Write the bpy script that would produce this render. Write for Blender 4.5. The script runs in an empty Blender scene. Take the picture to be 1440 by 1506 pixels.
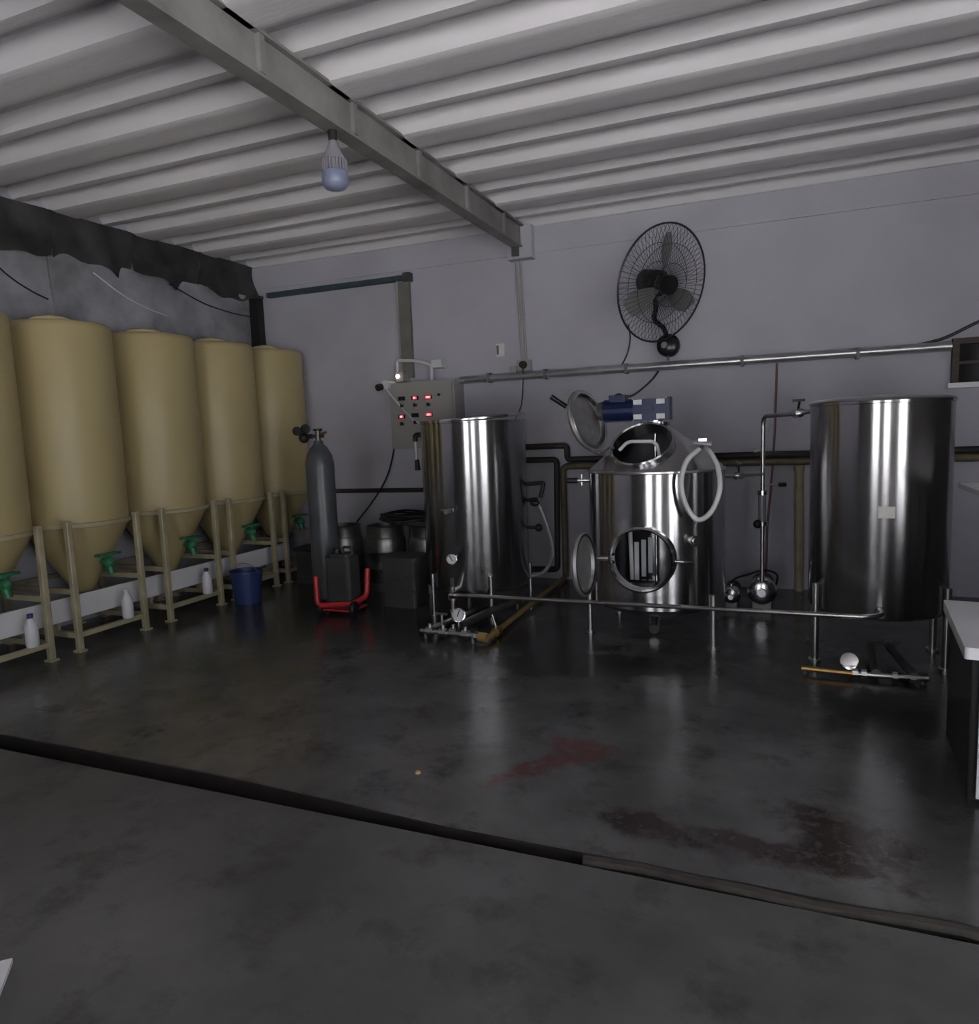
import bpy, bmesh, math, random
from mathutils import Vector, Matrix
random.seed(7)
PI = math.pi
sc = bpy.context.scene
COL = sc.collection

# ------------------------------------------------------------------ camera, world, light, exposure
YAW, PITCH, ROLL, CAM_H, F_PX = 0.390375809, 0.115008299, -0.0375770665, 1.35, 1055.4355
fwd = Vector((-math.sin(YAW) * math.cos(PITCH), math.cos(YAW) * math.cos(PITCH), -math.sin(PITCH)))
rgt = Vector((math.cos(YAW), math.sin(YAW), 0))
upv = rgt.cross(fwd)
r2 = rgt * math.cos(ROLL) + upv * math.sin(ROLL)
u2 = r2.cross(fwd)
cd = bpy.data.cameras.new('camera')
cd.sensor_fit = 'HORIZONTAL'; cd.sensor_width = 36.0; cd.lens = F_PX / 1440 * 36.0
cd.clip_start = 0.05; cd.clip_end = 200
cam = bpy.data.objects.new('camera', cd); COL.objects.link(cam)
m = Matrix.Identity(4)
for i in range(3):
    m[i][0] = r2[i]; m[i][1] = u2[i]; m[i][2] = -fwd[i]
m[2][3] = CAM_H
cam.matrix_world = m
sc.camera = cam

world = bpy.data.worlds.new('overcast_sky'); sc.world = world; world.use_nodes = True
bg = world.node_tree.nodes['Background']
bg.inputs[0].default_value = (0.90, 0.94, 1.0, 1); bg.inputs[1].default_value = 1.0
sc.view_settings.view_transform = 'Standard'; sc.view_settings.look = 'None'
sc.view_settings.gamma = 1.0; sc.view_settings.use_curve_mapping = False
sc.view_settings.exposure = 1.9
sc.cycles.max_bounces = 10; sc.cycles.diffuse_bounces = 5; sc.cycles.glossy_bounces = 5
sc.cycles.caustics_reflective = False; sc.cycles.caustics_refractive = False
sc.cycles.use_denoising = True

sun_d = bpy.data.lights.new('sun', 'SUN'); sun_d.energy = 15.0; sun_d.angle = math.radians(.6); sun_d.color = (1, .98, .96)
sun = bpy.data.objects.new('sun', sun_d); COL.objects.link(sun)          # stands behind the rear wall, lights only the yard
sun.rotation_euler = Vector((.10, -.35, -.93)).to_track_quat('-Z', 'Y').to_euler()

YB, XL, XR, YF, ZC = 6.06, -5.0, 3.0, -2.5, 3.05        # room limits, underside of the roof
# daylight enters through the doorways: (axis, position, low, high, bottom, top)
DOORS = [('Y', YF, -1.6, -0.35, 0.0, 2.6), ('Y', YF, 0.5, 1.6, 0.0, 2.6), ('X', XR, -2.0, 0.7, 0.0, 2.8)]
for ax, p, a, b, z0, z1 in DOORS:
    ld = bpy.data.lights.new('doorway_portal', 'AREA'); ld.shape = 'RECTANGLE'
    ld.size = b - a; ld.size_y = z1 - z0; ld.cycles.is_portal = True
    lo = bpy.data.objects.new('doorway_portal', ld); COL.objects.link(lo)
    if ax == 'Y':
        lo.location = ((a + b) / 2, p - .02, (z0 + z1) / 2); lo.rotation_euler = (PI / 2, 0, 0)
    else:
        lo.location = (p + .02, (a + b) / 2, (z0 + z1) / 2); lo.rotation_euler = (PI / 2, 0, PI / 2)

# ------------------------------------------------------------------ materials
def mat(name, col, rough=.5, metal=0.0, var=0.0, vscale=6.0, bump=0.0, bscale=40.0, emit=None, estr=0.0,
        aniso=0.0, alpha=1.0, trans=0.0, spec=0.5, rvar=0.0, stretch=None):
    M_ = bpy.data.materials.new(name); M_.use_nodes = True
    nt = M_.node_tree; N = nt.nodes; L = nt.links
    b = N['Principled BSDF']
    b.inputs['Base Color'].default_value = (*col, 1); b.inputs['Roughness'].default_value = rough
    b.inputs['Metallic'].default_value = metal; b.inputs['Specular IOR Level'].default_value = spec
    b.inputs['Alpha'].default_value = alpha; b.inputs['Transmission Weight'].default_value = trans
    tc = N.new('ShaderNodeTexCoord')
    src = tc.outputs['Object']
    if stretch:
        mp = N.new('ShaderNodeMapping'); mp.inputs['Scale'].default_value = stretch
        L.new(src, mp.inputs['Vector']); src = mp.outputs['Vector']
    if var or rvar:
        n = N.new('ShaderNodeTexNoise'); n.inputs['Scale'].default_value = vscale; n.inputs['Detail'].default_value = 5
        L.new(src, n.inputs['Vector'])
        if var:
            r = N.new('ShaderNodeValToRGB')
            r.color_ramp.elements[0].position = .3; r.color_ramp.elements[1].position = .7
            r.color_ramp.elements[0].color = (*[max(0, c * (1 - var)) for c in col], 1)
            r.color_ramp.elements[1].color = (*[min(1, c * (1 + var * .6)) for c in col], 1)
            L.new(n.outputs['Fac'], r.inputs['Fac']); L.new(r.outputs['Color'], b.inputs['Base Color'])
        if rvar:
            mr = N.new('ShaderNodeMapRange'); mr.inputs[3].default_value = rough - rvar; mr.inputs[4].default_value = rough + rvar
            L.new(n.outputs['Fac'], mr.inputs[0]); L.new(mr.outputs[0], b.inputs['Roughness'])
    if bump:
        n2 = N.new('ShaderNodeTexNoise'); n2.inputs['Scale'].default_value = bscale; n2.inputs['Detail'].default_value = 4
        L.new(src, n2.inputs['Vector'])
        bp = N.new('ShaderNodeBump'); bp.inputs['Strength'].default_value = bump; bp.inputs['Distance'].default_value = .02
        L.new(n2.outputs['Fac'], bp.inputs['Height']); L.new(bp.outputs['Normal'], b.inputs['Normal'])
    if aniso:
        tg = N.new('ShaderNodeTangent'); tg.direction_type = 'RADIAL'; tg.axis = 'Z'
        L.new(tg.outputs[0], b.inputs['Tangent']); b.inputs['Anisotropic'].default_value = aniso
        b.inputs['Anisotropic Rotation'].default_value = ANISO_ROT
    if emit:
        b.inputs['Emission Color'].default_value = (*emit, 1); b.inputs['Emission Strength'].default_value = estr
    return M_
ANISO_ROT = 0.25
M = {}
M['plaster'] = mat('white_plaster', (.50, .49, .555), .75, var=.10, vscale=1.6, bump=.12, bscale=18)
M['roof'] = mat('grey_fibre_cement', (.74, .715, .74), .8, var=.10, vscale=1.3, bump=.1, bscale=25, stretch=(.5, 2, 1))
M['roofdeck'] = mat('roof_deck', (.12, .11, .11), .9)
M['shadewall'] = mat('dark_shade_wall', (.13, .125, .12), .85, var=.3, vscale=5, bump=.2)  # unseen backlit walls, their shade put into this dark colour
M['beam'] = mat('weathered_beam_paint', (.25, .24, .235), .6, var=.35, vscale=4, bump=.15, bscale=20)
M['steel'] = mat('brushed_stainless_steel', (.50, .49, .50), .22, 1.0, aniso=.95, rvar=0)
M['steelin'] = mat('steel_tube', (.52, .51, .5), .28, 1.0)
M['steeldark'] = mat('dull_dark_steel', (.16, .155, .15), .45, .8, var=.3, vscale=12)
M['polish'] = mat('polished_steel', (.62, .61, .62), .16, 1.0)
M['cream'] = mat('cream_fibreglass', (.475, .39, .20), .42, var=.10, vscale=2.2, bump=.05, bscale=12, stretch=(1, 1, .5))
M['creamframe'] = mat('cream_painted_steel', (.42, .37, .24), .5, var=.2, vscale=8)
M['creamlid'] = mat('pale_yellow_plastic', (.66, .58, .33), .4)
M['green'] = mat('green_plastic', (.03, .20, .09), .4, var=.4, vscale=20)
M['white'] = mat('white_plastic', (.72, .72, .74), .35, var=.05, vscale=5)
M['whitepaint'] = mat('white_enamel', (.80, .80, .82), .3)
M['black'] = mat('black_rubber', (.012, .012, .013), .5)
M['blackgloss'] = mat('black_gloss_plastic', (.015, .015, .017), .25)
M['darkpipe'] = mat('dark_insulated_pipe', (.035, .033, .03), .6, var=.3, vscale=15)
M['yellow'] = mat('yellow_gas_pipe_paint', (.27, .185, .055), .45, var=.25, vscale=10)
M['yellowshade'] = mat('shaded_yellow_pipe_paint', (.15, .125, .07), .5, var=.3, vscale=10)  # wall run of the yellow pipe, its shade put into the colour
M['beige'] = mat('beige_grey_enamel', (.36, .35, .33), .45, var=.08, vscale=3)
M['red'] = mat('red_paint', (.55, .025, .03), .35, var=.2, vscale=15)
M['blue'] = mat('blue_motor_enamel', (.007, .016, .075), .35, var=.2, vscale=15)
M['bluebucket'] = mat('blue_plastic', (.03, .05, .16), .4)
M['led'] = mat('red_led_display', (.3, .01, .02), .3, emit=(1, .06, .09), estr=.22)
M['ledhot'] = mat('bright_red_led_digits', (.5, .1, .1), .3, emit=(1, .35, .35), estr=.75)
M['lamp'] = mat('lit_indicator', (.8, .7, .6), .3, emit=(1, .78, .68), estr=1.2)
M['hose'] = mat('milky_vinyl_hose', (.62, .62, .62), .3, alpha=1.0, spec=.6)
M['greyhose'] = mat('grey_vinyl_hose', (.26, .26, .28), .35)
M['cyl'] = mat('grey_blue_cylinder_paint', (.085, .09, .10), .32, var=.2, vscale=6)
M['greybox'] = mat('grey_plastic_crate', (.05, .05, .05), .6, var=.25, vscale=6)
M['keg'] = mat('worn_keg_steel', (.22, .215, .21), .38, .9, var=.3, vscale=8)
M['wood'] = mat('dark_brown_wood', (.06, .04, .03), .6, var=.4, vscale=6, stretch=(1, 8, 8))
M['bluewood'] = mat('slate_blue_batten_paint', (.05, .08, .10), .6, var=.3, vscale=6)
M['browngrey'] = mat('brown_grey_fitting_and_shade', (.19, .18, .165), .6, var=.2, vscale=5)
M['rail'] = mat('galvanised_conduit', (.50, .50, .51), .28, .75, var=.15, vscale=6)
M['sheet'] = mat('grey_plastic_sheet', (.34, .34, .375), .3, var=.45, vscale=3.5, bump=.4, bscale=8)
M['tarp'] = mat('dark_tarpaulin', (.045, .045, .045), .6, var=.7, vscale=4, bump=.3, bscale=10)
M['brass'] = mat('brass', (.45, .27, .10), .35, .9)
M['glass'] = mat('dark_window_glass', (.01, .01, .012), .08)
M['dial'] = mat('white_dial_face', (.6, .62, .64), .3)
M['bulb'] = mat('aged_bulb_plastic', (.30, .29, .33), .4)
M['dullsteel'] = mat('dusty_steel', (.42, .41, .41), .42, .7, var=.2, vscale=14)
M['paper'] = mat('white_label_paper', (.55, .53, .50), .5)
M['blade'] = mat('grey_fan_blade', (.17, .17, .17), .4)
M['guard'] = mat('fan_guard_wire', (.05, .05, .055), .4, .5)
M['orange'] = mat('orange_cap', (.6, .35, .16), .4)

def floor_material():
    M_ = bpy.data.materials.new('wet_stained_concrete'); M_.use_nodes = True
    nt = M_.node_tree; N = nt.nodes; L = nt.links; b = N['Principled BSDF']
    tc = N.new('ShaderNodeTexCoord')
    def noise(scale, detail=5, rough=.6, dist=0):
        n = N.new('ShaderNodeTexNoise'); n.inputs['Scale'].default_value = scale; n.inputs['Detail'].default_value = detail
        n.inputs['Roughness'].default_value = rough; n.inputs['Distortion'].default_value = dist
        L.new(tc.outputs['Object'], n.inputs['Vector']); return n
    def ramp(fac, stops):
        r = N.new('ShaderNodeValToRGB'); e = r.color_ramp.elements
        while len(e) < len(stops): e.new(.5)
        for q, (p, c) in zip(e, stops): q.position = p; q.color = (*c, 1)
        L.new(fac, r.inputs['Fac']); return r
    def mix(fac, a, c):
        mx = N.new('ShaderNodeMix'); mx.data_type = 'RGBA'
        L.new(fac, mx.inputs[0]); L.new(a, mx.inputs[6])
        if isinstance(c, tuple): mx.inputs[7].default_value = (*c, 1)
        else: L.new(c, mx.inputs[7])
        return mx.outputs[2]
    def math_(op, a, c=None):
        q = N.new('ShaderNodeMath'); q.operation = op
        L.new(a, q.inputs[0]) if not isinstance(a, float) else setattr(q.inputs[0], 'default_value', a)
        if c is not None:
            L.new(c, q.inputs[1]) if not isinstance(c, float) else setattr(q.inputs[1], 'default_value', c)
        q.use_clamp = False
        return q.outputs[0]
    base = ramp(noise(1.3, 6).outputs['Fac'], [(.3, (.055, .054, .053)), (.52, (.105, .104, .103)), (.72, (.155, .153, .152))])
    spots = ramp(noise(4.2, 5, .7).outputs['Fac'], [(.52, (0, 0, 0)), (.70, (1, 1, 1))])
    col = mix(math_('MULTIPLY', spots.outputs['Color'], .75), base.outputs['Color'], (.026, .024, .023))
    # spilled-malt stains: blobs at fixed places on the floor, with ragged noisy edges
    wob = noise(4.5, 6, .7)
    sep = N.new('ShaderNodeSeparateXYZ'); L.new(tc.outputs['Object'], sep.inputs[0])
    def blob(x, y, rx, ry, ang=0.0, edge=.9, soft=.25):
        ca, sa = math.cos(ang), math.sin(ang)
        dx = math_('SUBTRACT', sep.outputs[0], float(x)); dy = math_('SUBTRACT', sep.outputs[1], float(y))
        u = math_('DIVIDE', math_('ADD', math_('MULTIPLY', dx, ca), math_('MULTIPLY', dy, sa)), float(rx))
        v = math_('DIVIDE', math_('SUBTRACT', math_('MULTIPLY', dy, ca), math_('MULTIPLY', dx, sa)), float(ry))
        d = math_('SQRT', math_('ADD', math_('MULTIPLY', u, u), math_('MULTIPLY', v, v)))
        d = math_('ADD', d, math_('MULTIPLY', math_('SUBTRACT', wob.outputs['Fac'], .5), 3.2 * edge))
        return ramp(math_('MULTIPLY', d, .5), [(.42 - soft / 2, (1, 1, 1)), (.42 + soft / 2, (0, 0, 0))]).outputs['Color']
    def union(bl):
        o = bl[0]
        for q in bl[1:]: o = math_('MAXIMUM', o, q)
        return o
    red = union([blob(-.80, 2.80, .15, .14), blob(-.89, 2.61, .22, .07, .95)])
    dark = union([blob(-.40, 2.29, .23, .085, -.3), blob(-.08, 2.29, .24, .06, -.2), blob(.20, 2.42, .2, .24, .2), blob(.12, 2.27, .25, .08)])
    brk = ramp(noise(16, 5, .75).outputs['Fac'], [(.34, (.35,) * 3), (.52, (1, 1, 1))])
    col = mix(math_('MULTIPLY', math_('MULTIPLY', red, brk.outputs['Color']), .8), col, (.105, .030, .029))
    col = mix(math_('MULTIPLY', math_('MULTIPLY', dark, brk.outputs['Color']), 1.0), col, (.030, .016, .014))
    wet = union([blob(-1.0, 3.85, .75, .22, .1, .5, .3), blob(.6, 3.7, .75, .55, 0, .4, .5), blob(-2.3, 4.3, 1.3, .5, 0, .4, .5), blob(-3.6, 4.5, 1.2, .8, 0, .4, .5), blob(.7, 2.9, .45, .6, 0, .4, .5)])
    col = mix(math_('MULTIPLY', wet, .72), col, (.022, .021, .021))
    L.new(col, b.inputs['Base Color'])
    rg = ramp(noise(1.1, 5).outputs['Fac'], [(.35, (.14,) * 3), (.62, (.24,) * 3)])
    far = N.new('ShaderNodeMapRange'); far.inputs[1].default_value = 2.0; far.inputs[2].default_value = 2.04
    far.inputs[3].default_value = .30; far.inputs[4].default_value = 0.0
    L.new(sep.outputs[1], far.inputs[0])
    L.new(math_('ADD', rg.outputs['Color'], far.outputs[0]), b.inputs['Roughness'])
    bp = N.new('ShaderNodeBump'); bp.inputs['Strength'].default_value = .05; bp.inputs['Distance'].default_value = .02
    L.new(noise(22, 6, .7).outputs['Fac'], bp.inputs['Height']); L.new(bp.outputs['Normal'], b.inputs['Normal'])
    return M_
M['floor'] = floor_material()
M['joint'] = mat('dark_joint_mud_and_shade', (.018, .014, .012), .6, var=.4, vscale=10)
M['mortar'] = mat('brown_mortar_ridge', (.042, .035, .029), .7, var=.4, vscale=9, bump=.3)

# ------------------------------------------------------------------ mesh helpers
class MB:
    def __init__(s): s.v = []; s.f = []; s.sm = []
    def add(s, vs, fs, smooth=False):
        o = len(s.v); s.v += [Vector(q) for q in vs]; s.f += [[i + o for i in q] for q in fs]; s.sm += [smooth] * len(fs); return s
    def box(s, a, b, rz=0, piv=None, mtx=None):
        x0, y0, z0 = a; x1, y1, z1 = b
        vs = [Vector(q) for q in ((x0, y0, z0), (x1, y0, z0), (x1, y1, z0), (x0, y1, z0), (x0, y0, z1), (x1, y0, z1), (x1, y1, z1), (x0, y1, z1))]
        if rz:
            c = Vector(piv) if piv else Vector(((x0 + x1) / 2, (y0 + y1) / 2, 0)); R_ = Matrix.Rotation(rz, 3, 'Z')
            vs = [c + R_ @ (q - c) for q in vs]
        if mtx: vs = [mtx @ q for q in vs]
        return s.add(vs, [(0, 3, 2, 1), (4, 5, 6, 7), (0, 1, 5, 4), (1, 2, 6, 5), (2, 3, 7, 6), (3, 0, 4, 7)])
    def rbox(s, a, b, r=.02, seg=3, rz=0, axis='Z', mtx=None):
        """box with rounded edges along one axis"""
        ax = 'XYZ'.index(axis); o = [i for i in range(3) if i != ax]
        u0, u1, w0, w1 = a[o[0]], b[o[0]], a[o[1]], b[o[1]]
        pts = []
        for cx, cy, st in ((u1 - r, w1 - r, 0), (u0 + r, w1 - r, 1), (u0 + r, w0 + r, 2), (u1 - r, w0 + r, 3)):
            for k in range(seg + 1):
                t = (st + k / seg) * PI / 2; pts.append((cx + r * math.cos(t), cy + r * math.sin(t)))
        n = len(pts); vs = []
        for h in (a[ax], b[ax]):
            for p in pts:
                q = [0, 0, 0]; q[o[0]] = p[0]; q[o[1]] = p[1]; q[ax] = h; vs.append(Vector(q))
        if rz:
            c = Vector(((a[0] + b[0]) / 2, (a[1] + b[1]) / 2, 0)); R_ = Matrix.Rotation(rz, 3, 'Z'); vs = [c + R_ @ (q - c) for q in vs]
        if mtx: vs = [mtx @ q for q in vs]
        s.add(vs, [tuple(range(n - 1, -1, -1)), tuple(range(n, 2 * n))])
        o2 = len(s.v) - 2 * n
        for k in range(n):
            k2 = (k + 1) % n; s.f.append([o2 + k, o2 + k2, o2 + n + k2, o2 + n + k]); s.sm.append(False)
        return s
    def lathe(s, prof, seg=48, c=(0, 0, 0), axis=None, smooth=True, closed=False):
        """revolve (r,z) profile about an axis through c"""
        c = Vector(c); ax = Vector(axis).normalized() if axis else Vector((0, 0, 1))
        q = Vector((0, 0, 1)).rotation_difference(ax).to_matrix()
        vs = []; rings = []
        for r, z in prof:
            if r < 1e-6: rings.append([len(vs)]); vs.append(c + q @ Vector((0, 0, z)))
            else:
                rings.append(list(range(len(vs), len(vs) + seg)))
                for k in range(seg):
                    t = 2 * PI * k / seg; vs.append(c + q @ Vector((r * math.cos(t), r * math.sin(t), z)))
        fs = []
        pairs = list(zip(rings, rings[1:]))
        if closed: pairs.append((rings[-1], rings[0]))
        for A, B in pairs:
            for k in range(seg):
                k2 = (k + 1) % seg
                if len(A) == 1 and len(B) == 1: continue
                if len(A) == 1: fs.append((A[0], B[k2], B[k]))
                elif len(B) == 1: fs.append((A[k], A[k2], B[0]))
                else: fs.append((A[k], A[k2], B[k2], B[k]))
        return s.add(vs, fs, smooth)
    def cyl(s, a, b, r, r1=None, seg=16, smooth=True):
        a = Vector(a); b = Vector(b); r1 = r if r1 is None else r1; L_ = (b - a).length
        return s.lathe([(0, 0), (r, 0), (r, 0), (r1, L_), (r1, L_), (0, L_)], seg, a, b - a, smooth)
    def tube(s, pts, r, seg=8, closed=False):
        P = [Vector(p) for p in pts]; n = len(P); vs = []; fs = []
        T = []
        for i in range(n):
            if closed: t = P[(i + 1) % n] - P[i - 1]
            else: t = P[min(i + 1, n - 1)] - P[max(i - 1, 0)]
            T.append(t.normalized())
        up = Vector((0, 0, 1)) if abs(T[0].z) < .9 else Vector((1, 0, 0))
        nrm = (up - T[0] * up.dot(T[0])).normalized()
        for i in range(n):
            if i:
                nrm = (T[i - 1].rotation_difference(T[i])).to_matrix() @ nrm
                nrm = (nrm - T[i] * nrm.dot(T[i])).normalized()
            bn = T[i].cross(nrm)
            for k in range(seg):
                t = 2 * PI * k / seg; vs.append(P[i] + (nrm * math.cos(t) + bn * math.sin(t)) * r)
        for i in range(n if closed else n - 1):
            j = (i + 1) % n
            for k in range(seg):
                k2 = (k + 1) % seg; fs.append((i * seg + k, i * seg + k2, j * seg + k2, j * seg + k))
        s.add(vs, fs, True)
        if not closed:
            o = len(s.v) - len(vs)
            s.f.append([o + k for k in range(seg - 1, -1, -1)]); s.sm.append(False)
            s.f.append([o + (n - 1) * seg + k for k in range(seg)]); s.sm.append(False)
        return s
    def ball(s, c, r, seg=16, sx=1, sy=1, sz=1):
        prof = [(max(0, r * math.sin(PI * k / 8)), -r * math.cos(PI * k / 8)) for k in range(9)]
        prof[0] = (0, -r); prof[-1] = (0, r)
        o = len(s.v); s.lathe(prof, seg)
        for i in range(o, len(s.v)):
            q = s.v[i]; s.v[i] = Vector(c) + Vector((q.x * sx, q.y * sy, q.z * sz))
        return s
    def build(s, name, material, parent=None):
        off = parent.matrix_world.translation.copy() if parent else Vector((0, 0, 0))
        if parent and parent.get('_base') is not None: off = Vector(parent['_base'])
        me = bpy.data.meshes.new(name)
        me.from_pydata([tuple(q - off) for q in s.v], [], s.f)
        me.polygons.foreach_set('use_smooth', s.sm)
        me.materials.append(M[material] if isinstance(material, str) else material)
        me.update()
        bm = bmesh.new(); bm.from_mesh(me); bmesh.ops.recalc_face_normals(bm, faces=bm.faces)
        if any(s.sm):
            for e in bm.edges:
                if len(e.link_faces) == 2 and e.calc_face_angle(0) > math.radians(38): e.smooth = False
        bm.to_mesh(me); bm.free()
        o = bpy.data.objects.new(name, me); COL.objects.link(o)
        if parent: o.parent = parent; o['_base'] = tuple(off)
        return o
def arc(pts, rad=.05, n=5):
    """round the corners of a polyline"""
    P = [Vector(p) for p in pts]; out = [P[0]]
    for i in range(1, len(P) - 1):
        a = (P[i - 1] - P[i]); b = (P[i + 1] - P[i]); r = min(rad, a.length * .48, b.length * .48)
        A = P[i] + a.normalized() * r; B = P[i] + b.normalized() * r
        for k in range(n + 1):
            t = k / n; out.append(A * (1 - t) ** 2 + P[i] * 2 * t * (1 - t) + B * t * t)
    out.append(P[-1]); return out
def spline(pts, n=8):
    P = [Vector(p) for p in pts]; P = [P[0] * 2 - P[1]] + P + [P[-1] * 2 - P[-2]]; out = []
    for i in range(1, len(P) - 2):
        for k in range(n):
            t = k / n; a, b, c, d = P[i - 1:i + 3]
            out.append(.5 * ((2 * b) + (c - a) * t + (2 * a - 5 * b + 4 * c - d) * t * t + (3 * b - a - 3 * c + d) * t ** 3))
    out.append(P[-2]); return out
def tag(o, label, cat, group=None):
    o['label'] = label; o['category'] = cat
    if group: o['group'] = group
    return o
def thing(name, label, cat, loc, group=None):
    o = bpy.data.objects.new(name, None); COL.objects.link(o); o.location = loc; o.empty_display_size = .1
    o['_base'] = tuple(loc)
    return tag(o, label, cat, group)
def struct(o, label=None):
    o['kind'] = 'structure'
    if label: o['label'] = label
    return o
def copy_tree(o, parent=None):
    c = o.copy(); COL.objects.link(c); c.parent = parent
    for ch in [q for q in o.children]: copy_tree(ch, c)
    return c
def cut(o, cutters):
    """boolean holes through a shell"""
    for c in cutters:
        md = o.modifiers.new('hole', 'BOOLEAN'); md.operation = 'DIFFERENCE'; md.solver = 'EXACT'; md.object = c
    dg = bpy.context.evaluated_depsgraph_get(); dg.update()
    me = bpy.data.meshes.new_from_object(o.evaluated_get(dg)); o.modifiers.clear(); old = o.data; o.data = me
    bm = bmesh.new(); bm.from_mesh(me)
    for e in bm.edges:
        e.smooth = not (len(e.link_faces) == 2 and e.calc_face_angle(0) > math.radians(35))
    for q in bm.faces: q.smooth = True
    bm.to_mesh(me); bm.free()
    for c in cutters: bpy.data.objects.remove(c)
    return o

# ------------------------------------------------------------------ the room
YJ = 2.05                                   # joint between the rear and the front floor slab
fl = struct(MB().box((XL - .2, YF - .2, -.30), (XR + .2, YB + .2, -.07)).build('floor', 'joint'), 'wet dark concrete floor')
MB().box((XL - .2, YJ + .085, -.07), (-1.08, YB + .2, 0)).build('floor_slab', 'floor', fl)
MB().box((-1.08, YJ + .035, -.07), (XR + .2, YB + .2, 0)).build('floor_slab', 'floor', fl)
MB().box((XL - .2, YF - .2, -.07), (XR + .2, YJ - .035, 0)).build('floor_slab', 'floor', fl)
def prism(poly, z0, z1):
    n = len(poly); vs = [(x, y, z0) for x, y in poly] + [(x, y, z1) for x, y in poly]
    return MB().add(vs, [tuple(range(n - 1, -1, -1)), tuple(range(n, 2 * n))] + [(k, (k + 1) % n, n + (k + 1) % n, n + k) for k in range(n)])
prism([(-2.1, YJ + .085), (-1.08, YJ + .035), (-1.08, YJ + .085)], -.07, 0).build('floor_slab', 'floor', fl)
prism([(-2.1, YJ + .077), (-1.08, YJ + .027), (-1.08, YJ + .0345), (-2.1, YJ + .0845)], -.07, -.003).build('channel_shade_strip', 'joint', fl)  # dark strips put the gap's shade onto the rear channel faces
MB().box((XL, YJ + .077, -.07), (-2.1, YJ + .0845, -.003)).build('channel_shade_strip', 'joint', fl)
MB().box((-1.08, YJ + .028, -.07), (XR, YJ + .0355, -.003)).build('channel_shade_strip', 'joint', fl)
rid = MB()
pts = [(-1.08 + k * .17, YJ + .012 * math.sin(k * 1.7) + .012, -.012 + .006 * math.sin(k * 2.3)) for k in range(25)]
rid.tube(pts[3:], .021, 8).build('joint_mortar', 'mortar', fl)

M['yard'] = mat('pale_bounce_yard', (.52, .52, .52), .9, var=.12, vscale=.8)
struct(MB().box((-30, -30, -.32), (30, 30, -.302)).build('bounce_yard', 'yard'), 'pale unseen yard added outside the doors to bounce light')  # unseen ground added to throw sunlight up onto the roof
wb = MB().box((XL - .2, YB, 0), (XR + .2, YB + .2, 3.25))
wb = struct(wb.build('wall_back', 'plaster'), 'white plastered rear wall')
MB().box((XL, YB - .012, 2.83), (XR, YB, 3.25)).build('bond_beam', 'plaster', wb)
wl = struct(MB().box((XL - .2, YF - .2, 0), (XL, YB, 3.25)).build('wall_left', 'plaster'), 'plastered wall behind the cream tanks')
# front and right walls with the doorways the daylight comes through
def wall_with_openings(name, ax, p, lo, hi, ops):
    b = MB(); t = .2 if ax == 'X' else -.2
    def bx(a, c, z0, z1):
        if c - a < 1e-4 or z1 - z0 < 1e-4: return
        if ax == 'Y': b.box((a, min(p, p + t), z0), (c, max(p, p + t), z1))
        else: b.box((min(p, p + t), a, z0), (max(p, p + t), c, z1))
    x = lo
    for _, _, a, c, z0, z1 in sorted(ops, key=lambda q: q[2]):
        bx(x, a, 0, 3.25); bx(a, c, z1, 3.25); bx(a, c, 0, z0); x = c
    bx(x, hi, 0, 3.25)
    return struct(b.build(name, 'shadewall'))
wall_with_openings('wall_front', 'Y', YF, XL - .2, XR + .2, DOORS[:2])
wall_with_openings('wall_right', 'X', XR, YF, YB, DOORS[2:])
for i, (ax, p, a, c, z0, z1) in enumerate(DOORS):
    b = MB(); w = .06
    for q0, q1, h0, h1 in ((a, a + w, 0, z1), (c - w, c, 0, z1), (a + w, c - w, z1 - w, z1)):
        if ax == 'Y': b.box((q0, p - .12, h0), (q1, p + .02, h1))
        else: b.box((p - .02, q0, h0), (p + .12, q1, h1))
    struct(b.build('door_%d' % (i + 1), 'beam'))

# ribbed roof: alternating broad and narrow bulges running parallel to the rear wall
ce = struct(MB().box((XL - .2, YF - .2, 3.22), (XR + .2, YB + .2, 3.27)).build('ceiling', 'roofdeck'), 'ribbed grey roof sheets')
PER, Y0C = .722, 3.575
def roof_profile(y0):
    """steep near side, flat bottom, gentle far side: first the narrow, then the broad bulge"""
    def bulge(t, a, c): return math.sin(t / a * PI / 2) if t < a else 1.0 if t < c else .5 + .5 * math.cos(PI * (t - c) / (1 - c))
    w1 = .33 * PER; pts = []
    for k in range(13): t = k / 12; pts.append((y0 + w1 * t, 3.155 - .085 * bulge(t, .18, .40)))
    for k in range(1, 19): t = k / 18; pts.append((y0 + w1 + (PER - w1) * t, 3.155 - .115 * bulge(t, .15, .50)))
    return pts
k0 = -9
while Y0C + k0 * PER < YB:
    y0 = Y0C + k0 * PER
    pr = [(min(max(y, YF), YB), z) for y, z in roof_profile(y0)]
    for xa, xb in ((XL, -2.09), (-2.09, XR)):
        b = MB(); n = len(pr)
        vs = [(xa, y, z) for y, z in pr] + [(xb, y, z) for y, z in pr] + [(xa, y, z + .012) for y, z in pr] + [(xb, y, z + .012) for y, z in pr]
        fs = []
        for k in range(n - 1):
            fs.append((k, k + 1, n + k + 1, n + k)); fs.append((2 * n + k, 3 * n + k, 3 * n + k + 1, 2 * n + k + 1))
        b.add(vs, fs, True).build('roof_sheet', 'roof', ce)
    k0 += 1
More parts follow.
